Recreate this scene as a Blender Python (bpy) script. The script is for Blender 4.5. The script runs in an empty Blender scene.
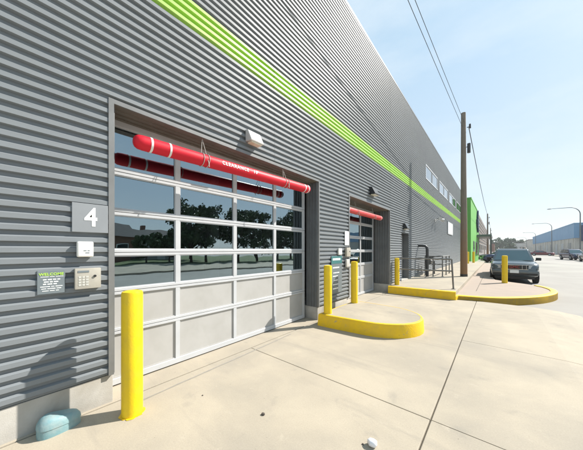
import bpy, bmesh, math, random
from mathutils import Vector, Matrix
random.seed(7)
R = math.radians
S = bpy.context.scene
COL = S.collection

# ---------------------------------------------------------------- camera
cam_d = bpy.data.cameras.new('camera')
cam = bpy.data.objects.new('camera', cam_d); COL.objects.link(cam)
cam.location = (3.0, 0.0, 1.55)
cam.rotation_euler = (R(90), 0, R(40.268))
cam_d.sensor_width = 36.0
cam_d.lens = 36.0 * 242 / 583
cam_d.shift_y = 24.5 / 583
cam_d.clip_start = 0.05
cam_d.clip_end = 3000
S.camera = cam

# ---------------------------------------------------------------- sun, sky, exposure
SUN_EL, SUN_AZ = 42.0, 33.0          # azimuth measured from +Y towards +X
sd = Vector((math.cos(R(SUN_EL)) * math.sin(R(SUN_AZ)), math.cos(R(SUN_EL)) * math.cos(R(SUN_AZ)), math.sin(R(SUN_EL))))
sun_d = bpy.data.lights.new('sun', 'SUN')
sun_d.energy = 4.35; sun_d.angle = R(0.55); sun_d.color = (1.0, 0.94, 0.86)
sun = bpy.data.objects.new('sun', sun_d); COL.objects.link(sun)
sun.rotation_euler = sd.to_track_quat('Z', 'Y').to_euler()
sun.location = (20, 20, 40)

W = bpy.data.worlds.new('World'); S.world = W; W.use_nodes = True
nt = W.node_tree; nt.nodes.clear()
def wn(t): return nt.nodes.new(t)
sky = wn('ShaderNodeTexSky'); sky.sky_type = 'NISHITA'; sky.sun_disc = False
sky.sun_elevation = R(SUN_EL); sky.sun_rotation = R(SUN_AZ)
sky.air_density = 1.0; sky.dust_density = 1.0; sky.ozone_density = 1.6; sky.altitude = 100
tc = wn('ShaderNodeTexCoord')
mp = wn('ShaderNodeMapping'); mp.inputs['Scale'].default_value = (1.0, 1.0, 3.2)
nz = wn('ShaderNodeTexNoise'); nz.inputs['Scale'].default_value = 2.3; nz.inputs['Detail'].default_value = 7; nz.inputs['Roughness'].default_value = 0.56
rp = wn('ShaderNodeValToRGB'); rp.color_ramp.elements[0].position = 0.46; rp.color_ramp.elements[1].position = 0.86; rp.color_ramp.elements[0].color = (0.0, 0.0, 0.0, 1)
rp.color_ramp.elements[1].color = (0.6, 0.6, 0.6, 1)
mx = wn('ShaderNodeMix'); mx.data_type = 'RGBA'
mx.inputs['B'].default_value = (6.6, 7.2, 7.6, 1)
vl = wn('ShaderNodeMix'); vl.data_type = 'RGBA'; vl.inputs['Factor'].default_value = 0.74; 
vz = wn('ShaderNodeSeparateXYZ'); vr = wn('ShaderNodeValToRGB')          # pale summer veil, whiter towards the horizon
vr.color_ramp.elements[0].position = 0.0; vr.color_ramp.elements[0].color = (6.4, 7.0, 7.4, 1)
vr.color_ramp.elements[1].position = 0.62; vr.color_ramp.elements[1].color = (4.3, 6.0, 7.3, 1)
vm = vr.color_ramp.elements.new(0.22); vm.color = (5.5, 6.55, 7.3, 1)
bg = wn('ShaderNodeBackground'); bg.inputs['Strength'].default_value = 0.074
wo = wn('ShaderNodeOutputWorld')
L = nt.links.new
L(tc.outputs['Generated'], mp.inputs['Vector']); L(mp.outputs['Vector'], nz.inputs['Vector'])
L(nz.outputs['Fac'], rp.inputs['Fac']); L(rp.outputs['Color'], mx.inputs['Factor'])
L(tc.outputs['Generated'], vz.inputs['Vector']); L(vz.outputs['Z'], vr.inputs['Fac']); L(vr.outputs['Color'], vl.inputs['B'])
L(sky.outputs['Color'], vl.inputs['A']); L(vl.outputs['Result'], mx.inputs['A']); L(mx.outputs['Result'], bg.inputs['Color']); L(bg.outputs['Background'], wo.inputs['Surface'])

S.view_settings.view_transform = 'Standard'; S.view_settings.look = 'None'
S.view_settings.gamma = 1.0; S.view_settings.use_curve_mapping = False
S.view_settings.exposure = 0.95
S.render.engine = 'CYCLES'
S.cycles.max_bounces = 8; S.cycles.transparent_max_bounces = 16

# ---------------------------------------------------------------- materials
def mat(name, col, rough=0.6, col2=None, scale=3.0, metal=0.0, bump=0.0, bscale=40.0, spec=0.5, coat=0.0,
        col3=None, scale3=0.6, stretch=None, lo=0.35, hi=0.65, rvar=0.0, detail=6, fine=0.0, extra=()):
    m = bpy.data.materials.new(name); m.use_nodes = True
    n = m.node_tree.nodes; l = m.node_tree.links.new
    b = n['Principled BSDF']
    b.inputs['Base Color'].default_value = (*col, 1); b.inputs['Roughness'].default_value = rough
    b.inputs['Metallic'].default_value = metal; b.inputs['Specular IOR Level'].default_value = spec
    b.inputs['Coat Weight'].default_value = coat; b.inputs['Coat Roughness'].default_value = 0.04
    g = n.new('ShaderNodeNewGeometry'); v = g.outputs['Position']
    if stretch:
        q = n.new('ShaderNodeMapping'); q.inputs['Scale'].default_value = stretch; l(v, q.inputs['Vector']); v = q.outputs['Vector']
    last = None
    def layer(sc, c, prev, lo, hi):
        t = n.new('ShaderNodeTexNoise'); t.inputs['Scale'].default_value = sc; t.inputs['Detail'].default_value = detail; t.inputs['Distortion'].default_value = .3; t.inputs['Roughness'].default_value = 0.62
        l(v, t.inputs['Vector'])
        r = n.new('ShaderNodeMapRange'); r.inputs['From Min'].default_value = lo; r.inputs['From Max'].default_value = hi
        l(t.outputs['Fac'], r.inputs['Value'])
        x = n.new('ShaderNodeMix'); x.data_type = 'RGBA'
        l(r.outputs['Result'], x.inputs['Factor'])
        if prev is None: x.inputs['A'].default_value = (*col, 1)
        else: l(prev, x.inputs['A'])
        x.inputs['B'].default_value = (*c, 1)
        return x.outputs['Result'], r.outputs['Result']
    if col2: last, f2 = layer(scale, col2, None, lo, hi)
    if col3: last, _ = layer(scale3, col3, last, 0.42, 0.78)
    for (sc, c, lo_, hi_, dt, *sv) in extra:             # chips, spots and stains with a shape of their own
        detail = dt; keep = v
        if sv:
            q = n.new('ShaderNodeMapping'); q.inputs['Scale'].default_value = sv[0]; l(v, q.inputs['Vector']); v = q.outputs['Vector']
        last, _ = layer(sc, c, last, lo_, hi_); v = keep
    if fine and last:                                   # small specks and pores
        t = n.new('ShaderNodeTexNoise'); t.inputs['Scale'].default_value = 85; t.inputs['Detail'].default_value = 8; t.inputs['Roughness'].default_value = 0.75
        l(v, t.inputs['Vector'])
        r = n.new('ShaderNodeMapRange'); r.inputs['From Min'].default_value = 0.32; r.inputs['From Max'].default_value = 0.62
        r.inputs['To Min'].default_value = 1 - fine * 1.6; r.inputs['To Max'].default_value = 1 + fine * .3
        l(t.outputs['Fac'], r.inputs['Value'])
        x = n.new('ShaderNodeMix'); x.data_type = 'RGBA'; x.blend_type = 'MULTIPLY'; x.inputs['Factor'].default_value = 1
        l(last, x.inputs['A']); l(r.outputs['Result'], x.inputs['B']); last = x.outputs['Result']
    if last: l(last, b.inputs['Base Color'])
    if rvar and col2:
        r = n.new('ShaderNodeMapRange'); r.inputs['To Min'].default_value = rough; r.inputs['To Max'].default_value = rough + rvar
        l(f2, r.inputs['Value']); l(r.outputs['Result'], b.inputs['Roughness'])
    if bump:
        t = n.new('ShaderNodeTexNoise'); t.inputs['Scale'].default_value = bscale; t.inputs['Detail'].default_value = 5
        l(g.outputs['Position'], t.inputs['Vector'])
        u = n.new('ShaderNodeBump'); u.inputs['Strength'].default_value = bump; u.inputs['Distance'].default_value = 0.02
        l(t.outputs['Fac'], u.inputs['Height']); l(u.outputs['Normal'], b.inputs['Normal'])
    return m

def glass_mat(name, tint, trans, ior=1.6, rough=0.0):
    m = bpy.data.materials.new(name); m.use_nodes = True
    n = m.node_tree.nodes; l = m.node_tree.links.new; n.clear()
    o = n.new('ShaderNodeOutputMaterial'); t = n.new('ShaderNodeBsdfTransparent'); t.inputs['Color'].default_value = (*trans, 1)
    g = n.new('ShaderNodeBsdfGlossy'); g.inputs['Color'].default_value = (*tint, 1); g.inputs['Roughness'].default_value = rough
    f = n.new('ShaderNodeFresnel'); f.inputs['IOR'].default_value = ior
    geo = n.new('ShaderNodeNewGeometry'); no = n.new('ShaderNodeTexNoise'); no.inputs['Scale'].default_value = 1.6
    bu = n.new('ShaderNodeBump'); bu.inputs['Strength'].default_value = 0.045; bu.inputs['Distance'].default_value = 0.05
    l(geo.outputs['Position'], no.inputs['Vector']); l(no.outputs['Fac'], bu.inputs['Height']); l(bu.outputs['Normal'], g.inputs['Normal'])
    x = n.new('ShaderNodeMixShader')
    l(f.outputs['Fac'], x.inputs['Fac']); l(t.outputs['BSDF'], x.inputs[1]); l(g.outputs['BSDF'], x.inputs[2]); l(x.outputs['Shader'], o.inputs['Surface'])
    return m

M = {}
M['metal_wall'] = mat('grey_ribbed_metal', (0.178, 0.196, 0.209), 0.52, (0.202, 0.221, 0.235), 0.9, metal=0.0, spec=0.35, stretch=(1, .35, 1), col3=(0.207, 0.228, 0.243), scale3=7, bump=0.04, bscale=2.2, extra=((1.7, (.165, .178, .188), .60, .80, 8),))
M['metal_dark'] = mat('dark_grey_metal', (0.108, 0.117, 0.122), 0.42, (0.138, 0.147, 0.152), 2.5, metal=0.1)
M['trim'] = mat('grey_trim', (0.20, 0.205, 0.205), 0.4, (0.165, 0.17, 0.168), 4, metal=0.1)
M['side_door_paint'] = mat('pale_door_paint', (0.36, 0.37, 0.37), 0.4, (0.30, 0.305, 0.30), 4)
M['green_metal'] = mat('lime_ribbed_metal', (0.31, 0.55, 0.07), 0.5, (0.34, 0.58, 0.10), 1.5)
M['soffit'] = mat('bronze_soffit', (0.17, 0.155, 0.13), 0.5, (0.13, 0.12, 0.10), 3)
M['concrete'] = mat('pale_concrete', (0.43, 0.377, 0.292), 0.86, (0.375, 0.33, 0.258), 1.3, bump=0.08, bscale=420, fine=.09, col3=(0.275, 0.252, 0.212), scale3=0.62, detail=9, extra=((1.0, (.25, .23, .195), .56, .84, 9, (.35, 2.6, 1)), (2.6, (.265, .243, .205), .60, .80, 9), (7, (.44, .39, .31), .62, .80, 8), (22, (.14, .125, .105), .715, .745, 4), (60, (.12, .105, .09), .725, .75, 3)))
M['concrete_pink'] = mat('pinkish_concrete', (0.385, 0.31, 0.25), 0.86, (0.34, 0.277, 0.228), 1.4, bump=0.10, bscale=420, fine=.09, col3=(0.34, 0.285, 0.24), scale3=0.5, detail=9)
M['plinth'] = mat('stained_plinth_concrete', (0.50, 0.485, 0.45), 0.85, (0.40, 0.385, 0.35), 2.5, bump=0.12, bscale=150, col3=(0.27, 0.245, 0.20), scale3=1.6, detail=9)
M['asphalt'] = mat('worn_pale_asphalt', (0.30, 0.284, 0.258), 0.85, (0.25, 0.238, 0.218), 0.35, bump=0.12, bscale=200, col3=(0.37, 0.35, 0.32), scale3=0.12, detail=9)
M['joint'] = mat('joint_dirt', (0.10, 0.088, 0.07), 0.95, (0.16, 0.14, 0.11), 6)
M['yellow'] = mat('yellow_paint', (0.84, 0.585, 0.004), 0.42, (0.78, 0.52, 0.004), 2.2, bump=0.10, bscale=60, col3=(0.70, 0.48, 0.02), scale3=9, extra=((16, (.42, .30, .05), .66, .72, 8), (45, (.16, .13, .09), .70, .74, 6)))
M['yellow_kerb'] = mat('worn_yellow_kerb_paint', (0.86, 0.55, 0.003), 0.55, (0.80, 0.50, 0.004), 2.5, bump=0.25, bscale=50, col3=(0.70, 0.45, 0.03), scale3=7, detail=9, extra=((9, (.40, .32, .17), .63, .70, 9), (30, (.12, .10, .08), .69, .73, 6)))
M['red'] = mat('red_plastic', (0.62, 0.012, 0.03), 0.5, (0.57, 0.010, 0.026), 2, spec=.3)
M['pink_red'] = mat('faded_red_plastic', (0.66, 0.06, 0.06), 0.4, (0.60, 0.05, 0.05), 2)
M['white'] = mat('white_paint', (0.78, 0.78, 0.77), 0.4, (0.72, 0.72, 0.71), 3)
M['white_frame'] = mat('white_aluminium_frame', (0.52, 0.535, 0.55), 0.35, (0.47, 0.485, 0.50), 3)
M['door_panel'] = mat('pale_door_panel', (0.44, 0.437, 0.422), 0.34, (0.41, 0.405, 0.39), 1.2, col3=(0.375, 0.37, 0.35), scale3=3)
M['door_glass'] = glass_mat('door_glass', (0.74, 0.92, 1.0), (0.55, 0.64, 0.64), 3.9)
M['win_glass'] = mat('window_glass', (0.03, 0.04, 0.05), 0.03, (0.035, 0.045, 0.055), 1, spec=1.0, coat=0.8)
M['win_glass'].node_tree.nodes['Principled BSDF'].inputs['IOR'].default_value = 2.3
M['dark_room'] = mat('dark_interior', (0.03, 0.032, 0.033), 0.8, (0.04, 0.04, 0.042), 1)
M['room_floor'] = mat('interior_floor', (0.12, 0.115, 0.105), 0.6, (0.10, 0.095, 0.09), 1)
M['column'] = mat('painted_column', (0.75, 0.77, 0.77), 0.6, (0.7, 0.72, 0.72), 2)
M['sign_grey'] = mat('grey_sign_panel', (0.25, 0.268, 0.285), 0.45, (0.23, 0.247, 0.262), 3)
M['sign_slate'] = mat('slate_sign_panel', (0.17, 0.20, 0.215), 0.45, (0.15, 0.18, 0.195), 3)
M['lime_print'] = mat('lime_print', (0.42, 0.68, 0.09), 0.5)
M['teal_print'] = mat('teal_print', (0.045, 0.17, 0.175), 0.5)
M['white_print'] = mat('white_print', (0.80, 0.82, 0.80), 0.5)
M['cream_plastic'] = mat('cream_plastic', (0.42, 0.40, 0.345), 0.45, (0.37, 0.35, 0.30), 12)
M['white_plastic'] = mat('white_plastic', (0.80, 0.80, 0.76), 0.4, (0.74, 0.74, 0.70), 8)
M['black'] = mat('black_plastic', (0.015, 0.015, 0.016), 0.5)
M['grey_steel'] = mat('galvanised_steel', (0.20, 0.20, 0.195), 0.45, (0.15, 0.15, 0.145), 6, metal=0.4)
M['dark_pipe'] = mat('dark_painted_pipe', (0.035, 0.038, 0.04), 0.45, (0.05, 0.05, 0.05), 8)
M['fixture'] = mat('light_fixture_housing', (0.55, 0.55, 0.53), 0.4, (0.5, 0.5, 0.48), 6)
M['fixture_dark'] = mat('bronze_fixture_housing', (0.022, 0.025, 0.028), 0.3, (0.03, 0.03, 0.032), 6)
M['lens'] = mat('fixture_lens', (0.70, 0.66, 0.52), 0.25, (0.64, 0.60, 0.46), 20)
M['teal'] = mat('teal_plastic', (0.165, 0.30, 0.325), 0.5, (0.20, 0.345, 0.365), 7, col3=(0.30, 0.36, 0.35), scale3=12, bump=.1, bscale=60)
M['wood'] = mat('weathered_pole_wood', (0.24, 0.205, 0.165), 0.85, (0.17, 0.145, 0.115), 5, stretch=(14, 14, .5), bump=0.4, bscale=30)
def stain(m, z0, z1, c):                     # brown preservative stain on the lower length of the timber
    n = m.node_tree.nodes; l = m.node_tree.links.new; b = n['Principled BSDF']
    src = b.inputs['Base Color'].links[0].from_socket
    g = n.new('ShaderNodeNewGeometry'); sx = n.new('ShaderNodeSeparateXYZ'); l(g.outputs['Position'], sx.inputs['Vector'])
    q = n.new('ShaderNodeTexNoise'); q.inputs['Scale'].default_value = 3; l(g.outputs['Position'], q.inputs['Vector'])
    ad = n.new('ShaderNodeMath'); ad.operation = 'MULTIPLY_ADD'; ad.inputs[1].default_value = 1.6; l(q.outputs['Fac'], ad.inputs[0]); l(sx.outputs['Z'], ad.inputs[2])
    r = n.new('ShaderNodeMapRange'); r.inputs['From Min'].default_value = z0 + .8; r.inputs['From Max'].default_value = z1 + .8; r.inputs['To Min'].default_value = .85; r.inputs['To Max'].default_value = 0
    l(ad.outputs['Value'], r.inputs['Value'])
    x = n.new('ShaderNodeMix'); x.data_type = 'RGBA'; l(r.outputs['Result'], x.inputs['Factor']); l(src, x.inputs['A']); x.inputs['B'].default_value = (*c, 1)
    l(x.outputs['Result'], b.inputs['Base Color'])
stain(M['wood'], 0.7, 3.4, (0.26, 0.14, 0.06))
M['wire'] = mat('cable', (0.06, 0.06, 0.065), 0.6)
M['green_wall'] = mat('green_render', (0.14, 0.43, 0.08), 0.6, (0.12, 0.39, 0.07), 0.6)
M['brown_wall'] = mat('grey_brown_cladding', (0.20, 0.165, 0.14), 0.7, (0.155, 0.13, 0.115), 0.7, stretch=(1, .3, 3))
M['blue_wall'] = mat('blue_cladding', (0.14, 0.28, 0.44), 0.5, (0.16, 0.31, 0.47), 0.4)
M['navy'] = mat('deep_navy', (0.02, 0.035, 0.09), 0.5, (0.025, 0.04, 0.10), 0.4)
M['block_wall'] = mat('grey_block_wall', (0.56, 0.51, 0.44), 0.85, (0.48, 0.44, 0.38), 0.25, col3=(0.42, 0.38, 0.32), scale3=1)
M['pale_wall'] = mat('pale_render', (0.5, 0.49, 0.47), 0.8, (0.44, 0.43, 0.41), 0.5)
M['roof_dark'] = mat('dark_shingle', (0.07, 0.065, 0.065), 0.85, (0.05, 0.047, 0.047), 3)
M['brick'] = mat('brick_wall', (0.25, 0.12, 0.08), 0.85, (0.20, 0.10, 0.07), 4)
M['bark'] = mat('bark', (0.10, 0.075, 0.055), 0.9, (0.06, 0.047, 0.035), 9, stretch=(6, 6, 1), bump=0.4, bscale=20)
M['leaf'] = mat('leaf_green', (0.032, 0.062, 0.016), 0.65, (0.05, 0.085, 0.022), 0.9)
M['leaf_far'] = mat('leaf_dull_green', (0.08, 0.12, 0.06), 0.7, (0.11, 0.15, 0.075), 0.25)
M['grass'] = mat('grass', (0.07, 0.11, 0.03), 0.9, (0.10, 0.13, 0.045), 0.5)
M['tyre'] = mat('tyre_rubber', (0.014, 0.014, 0.014), 0.8)
M['rim'] = mat('alloy_rim', (0.45, 0.46, 0.47), 0.3, metal=0.8)
M['car_glass'] = mat('car_glass', (0.012, 0.055, 0.062), 0.03, (0.02, 0.07, 0.078), 1.5, spec=1.0, coat=1.0)
M['headlight'] = mat('headlight_glass', (0.42, 0.44, 0.44), 0.08, (0.55, 0.56, 0.55), 30, spec=0.9, coat=1.0)
M['lamp_red'] = mat('tail_lamp', (0.30, 0.01, 0.01), 0.2, coat=0.6)
M['lamp_amber'] = mat('amber_lamp', (0.6, 0.22, 0.02), 0.2, coat=0.6)
M['chrome'] = mat('chrome', (0.55, 0.56, 0.57), 0.15, metal=0.9)
def paint(name, c): return mat(name, c, 0.28, tuple(x * 1.06 for x in c), 3, metal=0.35, coat=1.0)
M['p_silver'] = paint('blue_grey_car_paint', (0.075, 0.095, 0.105))
M['p_navy'] = paint('navy_car_paint', (0.012, 0.02, 0.07))
M['p_dark'] = paint('dark_car_paint', (0.03, 0.035, 0.045))
M['p_maroon'] = paint('maroon_car_paint', (0.16, 0.02, 0.03))
M['p_white'] = paint('white_car_paint', (0.6, 0.6, 0.6))
M['p_grey'] = paint('grey_car_paint', (0.16, 0.17, 0.18))
M['rope'] = mat('grey_rope', (0.42, 0.40, 0.37), 0.8, (0.5, 0.48, 0.44), 60)
M['keys'] = mat('grey_keys', (0.5, 0.5, 0.46), 0.5)
M['scrape'] = mat('scraped_concrete', (0.25, 0.235, 0.205), 0.9, (0.30, 0.28, 0.24), 20)
M['paper'] = mat('white_litter', (0.82, 0.82, 0.85), 0.6)
M['stone'] = mat('dark_pebble', (0.07, 0.06, 0.05), 0.9)
M['lamp_pole'] = mat('grey_lamp_pole', (0.16, 0.165, 0.165), 0.5, (0.13, 0.135, 0.135), 3)

# ---------------------------------------------------------------- mesh helpers
def box(bm, x0, x1, y0, y1, z0, z1, bev=0.0, seg=2):
    t = bmesh.new() if bev else bm
    vs = [t.verts.new((x, y, z)) for x in (x0, x1) for y in (y0, y1) for z in (z0, z1)]
    for f in ((0, 1, 3, 2), (4, 6, 7, 5), (0, 4, 5, 1), (2, 3, 7, 6), (0, 2, 6, 4), (1, 5, 7, 3)):
        t.faces.new([vs[i] for i in f])
    if bev:
        bmesh.ops.bevel(t, geom=list(t.edges), offset=bev, segments=seg, profile=0.6, affect='EDGES')
        merge(bm, t)
def merge(bm, t, mtx=None):
    mp_ = {}
    for v in t.verts: mp_[v] = bm.verts.new(mtx @ v.co if mtx else v.co)
    for f in t.faces:
        try: bm.faces.new([mp_[v] for v in f.verts])
        except ValueError: pass
    t.free()
def tube(bm, pts, rad, n=10, cap=True):
    pts = [Vector(p) for p in pts]
    rs = rad if isinstance(rad, (list, tuple)) else [rad] * len(pts)
    rings = []; up = None
    for i, p in enumerate(pts):
        d = (pts[min(i + 1, len(pts) - 1)] - pts[max(i - 1, 0)]).normalized()
        if up is None:
            up = Vector((0, 0, 1)) if abs(d.z) < 0.9 else Vector((1, 0, 0))
        s = d.cross(up).normalized(); up = s.cross(d).normalized()
        rings.append([bm.verts.new(p + (s * math.cos(2 * math.pi * k / n) + up * math.sin(2 * math.pi * k / n)) * rs[i]) for k in range(n)])
    for a, b in zip(rings, rings[1:]):
        for k in range(n): bm.faces.new((a[k], a[(k + 1) % n], b[(k + 1) % n], b[k]))
    if cap:
        bm.faces.new(list(reversed(rings[0]))); bm.faces.new(rings[-1])
def prism(bm, poly, z0, z1):
    a = [bm.verts.new((x, y, z0)) for x, y in poly]; b = [bm.verts.new((x, y, z1)) for x, y in poly]
    n = len(poly)
    for i in range(n): bm.faces.new((a[i], a[(i + 1) % n], b[(i + 1) % n], b[i]))
    bm.faces.new(list(reversed(a))); bm.faces.new(b)
def profile_x(bm, prof, y0, y1):      # prof: (x, z) polygon extruded along y
    a = [bm.verts.new((x, y0, z)) for x, z in prof]; b = [bm.verts.new((x, y1, z)) for x, z in prof]
    n = len(prof)
    for i in range(n): bm.faces.new((a[i], a[(i + 1) % n], b[(i + 1) % n], b[i]))
    bm.faces.new(list(reversed(a))); bm.faces.new(b)
def sphere(bm, c, r, sx=1, sy=1, sz=1, sub=2):
    m4 = Matrix.Translation(c) @ Matrix.Diagonal((sx * r, sy * r, sz * r, 1))
    bmesh.ops.create_icosphere(bm, subdivisions=sub, radius=1, matrix=m4)
def quad(bm, *p): bm.faces.new([bm.verts.new(q) for q in p])
def B(): return bmesh.new()

def obj(name, bm, m, parent=None, smooth=False, world=True, fixn=True):
    if fixn: bmesh.ops.recalc_face_normals(bm, faces=list(bm.faces))
    if parent is not None and world:
        p = Vector(parent.location); q = parent.parent
        while q is not None: p += Vector(q.location); q = q.parent
        bmesh.ops.translate(bm, vec=-p, verts=list(bm.verts))
    me = bpy.data.meshes.new(name); bm.to_mesh(me); bm.free()
    o = bpy.data.objects.new(name, me); COL.objects.link(o)
    if m is not None: me.materials.append(M[m] if isinstance(m, str) else m)
    if smooth:
        for f in me.polygons: f.use_smooth = True
        me.set_sharp_from_angle(angle=R(38))
    o.parent = parent
    return o
def tag(o, label, cat, group=None, kind=None):
    o['label'] = label; o['category'] = cat
    if group: o['group'] = group
    if kind: o['kind'] = kind
    return o
def thing(name, loc, label, cat, group=None, rz=0.0):
    o = bpy.data.objects.new(name, None); o.empty_display_size = 0.2; COL.objects.link(o)
    o.location = loc; o.rotation_euler = (0, 0, rz)
    return tag(o, label, cat, group)
def struct(name, bm, m, label, cat, smooth=False):
    return tag(obj(name, bm, m, None, smooth), label, cat, kind='structure')
def copy_tree(o, parent=None):
    c = o.copy(); COL.objects.link(c); c.parent = parent
    for ch in list(o.children): copy_tree(ch, c)
    return c
def text_bm(body, size, extr=0.002, offset=0.0, align='CENTER', spacing=1.0):
    cu = bpy.data.curves.new('t', 'FONT'); cu.body = body; cu.size = size; cu.extrude = extr; cu.offset = offset
    cu.align_x = align; cu.align_y = 'CENTER'; cu.space_character = spacing; cu.resolution_u = 4
    o = bpy.data.objects.new('t', cu); COL.objects.link(o)
    dg = bpy.context.evaluated_depsgraph_get()
    me = bpy.data.meshes.new_from_object(o.evaluated_get(dg))
    bm = bmesh.new(); bm.from_mesh(me)
    bpy.data.objects.remove(o); bpy.data.curves.remove(cu); bpy.data.meshes.remove(me)
    return bm
FACE_X = Matrix(((0, 0, 1, 0), (1, 0, 0, 0), (0, 1, 0, 0), (0, 0, 0, 1)))      # text that reads from +X
def put_text(bm, body, size, x, y, z, **k):
    merge(bm, text_bm(body, size, **k), Matrix.Translation((x, y, z)) @ FACE_X)

# ---------------------------------------------------------------- ground, street, driveway
b = B(); box(b, -600, 900, -500, 1500, -0.6, -0.10)
struct('street', b, 'asphalt', 'pale worn asphalt street running away beside the grey building', 'street')
b = B(); box(b, -0.05, 3.7, -12, 9.0, -0.099, -0.022)
struct('joint_bed', b, 'joint', 'dark dirt showing in the joints between driveway slabs', 'joint')
def slab(bm, x0, x1, y0, y1, bev=0.006):
    if x1 <= 3.9: box(bm, x0, x1, y0, y1, -0.06, 0.0, bev, 2)
    else:
        profile_x(bm, [(x0, -0.06), (x0, -0.008), (x0 + .008, 0), (3.75, 0), (4.2, -0.03), (4.58, -0.088), (4.58, -0.097)], y0, y1)
b = B(); g_ = 0.0045
ys = [-12, -7.5, -2.5, 2.5, 5.04, 9.15]
for i in range(5):
    y0, y1 = ys[i] + g_, ys[i + 1] - g_
    if i == 3: slab(b, 0.05, 2.54 - g_, y0, ys[5] - g_)
    elif i < 3: slab(b, 0.05, 2.54 - g_, y0, y1)
    slab(b, 2.54 + g_, 4.6, y0, y1)
slab(b, -0.80, 0.03, -0.2, 4.6); slab(b, -0.95, 0.03, 5.4, 9.1)
struct('driveway', b, 'concrete', 'sunlit pale concrete driveway slabs in front of the overhead doors', 'driveway')

# raised pavement along the wall, lower pavement and its nose
curve = [(2.06, 9.05), (2.35, 9.12), (2.7, 9.22), (3.08, 9.42), (3.45, 9.75), (3.78, 10.13), (4.08, 10.58), (4.32, 11.08), (4.5, 11.62), (4.6, 12.2), (4.6, 12.75), (4.5, 13.3)]
def spline(p, n=5):
    out = []
    for i in range(len(p) - 1):
        p0, p1, p2, p3 = p[max(i - 1, 0)], p[i], p[i + 1], p[min(i + 2, len(p) - 1)]
        for k in range(n):
            t = k / n
            out.append(tuple(.5 * (2 * p1[j] + (p2[j] - p0[j]) * t + (2 * p0[j] - 5 * p1[j] + 4 * p2[j] - p3[j]) * t * t + (3 * p1[j] - p0[j] - 3 * p2[j] + p3[j]) * t ** 3) for j in (0, 1)))
    return out + [p[-1]]
curve = spline(curve)
back = [(4.25, 13.75), (3.85, 14.2), (3.4, 14.6), (2.95, 15.2), (2.85, 16.2), (2.85, 33)]
b = B(); prism(b, [(2.0, 9.08)] + curve[1:] + back + [(2.0, 33)], -0.12, 0.10)
struct('pavement', b, 'concrete_pink', 'low pinkish concrete pavement with a rounded nose beside the street', 'pavement')
b = B()
for (x0, x1, y0, y1) in ((0.0, 2.02, 8.95, 14.5), (0.0, 2.02, 14.51, 20.0), (0.0, 2.02, 20.01, 26), (0.0, 2.02, 26.01, 33)):
    box(b, x0, x1, y0, y1, -0.05, 0.235, 0.012)
struct('raised_pavement', b, 'concrete', 'raised pale concrete walk along the foot of the grey wall', 'pavement')
b = B(); 
for yy in (10.6, 12.1, 13.6, 15.1): box(b, 2.452, 2.468, yy, yy + 1.46, 0.095, 0.104)
struct('pavement_joint', b, 'joint', 'dark joint line running along the low pavement', 'joint')

def ribbon(bm, pts, w, z0, z1, bev=0.02):
    pts = [Vector((p[0], p[1], 0)) for p in pts]; o = []
    for i, p in enumerate(pts):
        d = (pts[min(i + 1, len(pts) - 1)] - pts[max(i - 1, 0)]).normalized(); nrm = Vector((-d.y, d.x, 0))
        o.append((p, nrm))
    prof = [(0, z0), (0, z1 - bev), (bev * .3, z1 - bev * .3), (bev, z1), (w, z1), (w, z0)]
    rings = [[bm.verts.new((p + n_ * a) + Vector((0, 0, z))) for a, z in prof] for p, n_ in o]
    for r0, r1 in zip(rings, rings[1:]):
        for k in range(len(prof)): bm.faces.new((r0[k], r0[(k + 1) % 6], r1[(k + 1) % 6], r1[k]))
    bm.faces.new(rings[0]); bm.faces.new(list(reversed(rings[-1])))
def densify(p, n=4):
    out = []
    for a, c in zip(p, p[1:]):
        for k in range(n): t = k / n; out.append((a[0] + (c[0] - a[0]) * t, a[1] + (c[1] - a[1]) * t))
    return out + [p[-1]]
b = B()
ribbon(b, [(0.05, 8.80), (0.7, 8.80), (1.3, 8.82), (2.05, 8.88)], 0.17, -0.04, 0.25)
ribbon(b, [(2.052, 8.90)] + curve[1:] + [(4.3, 13.75)], 0.17, -0.11, 0.125)
struct('kerb', b, 'yellow_kerb', 'yellow painted kerb curving from the wall around the pavement nose', 'kerb', True)

# ---------------------------------------------------------------- grey ribbed building
YE = 33.0; TOP = 7.92
bld = thing('metal_clad_building', (0, 12, 0), 'long grey ribbed metal building with a lime green stripe and overhead doors', 'building')
P_ = 0.093; BR = [(0.0, 0.0), (0.029, 0.0), (0.039, 0.032), (0.078, 0.032)]
def corr(bm, y0, y1, z0, z1, dx=0.0):
    def xv(z):
        t = (z / P_ - math.floor(z / P_ + 1e-9)) * P_
        pts = BR + [(P_, 0.0)]
        for (a, xa), (c, xc) in zip(pts, pts[1:]):
            if t <= c: return xa + (xc - xa) * max(0, t - a) / (c - a)
        return 0.0
    zs = [z0]; k = math.floor(z0 / P_)
    while k * P_ < z1:
        for a, _ in BR:
            z = k * P_ + a
            if z0 + 1e-5 < z < z1 - 1e-5: zs.append(z)
        k += 1
    zs.append(z1)
    prev = None
    for z in zs:
        x = xv(z) + dx; cur = (bm.verts.new((x, y0, z)), bm.verts.new((x, y1, z)))
        if prev: bm.faces.new((prev[0], prev[1], cur[1], cur[0]))
        prev = cur
WP = [(14.9, 18.4), (19.1, 22.8), (23.6, 27.5), (28.3, 32.2)]     # window pairs
O1 = (0.71, 4.42, 3.03); O2 = (5.88, 9.05, 2.97); O3 = (10.5, 11.55, 2.24)
WZ = (5.45, 6.25); ST = (4.39, 4.73)
cuts = sorted(set([-9.0, YE] + list(O1[:2]) + list(O2[:2]) + list(O3[:2]) + [y for w in WP for y in w]))
b = B(); gs = B()
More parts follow.
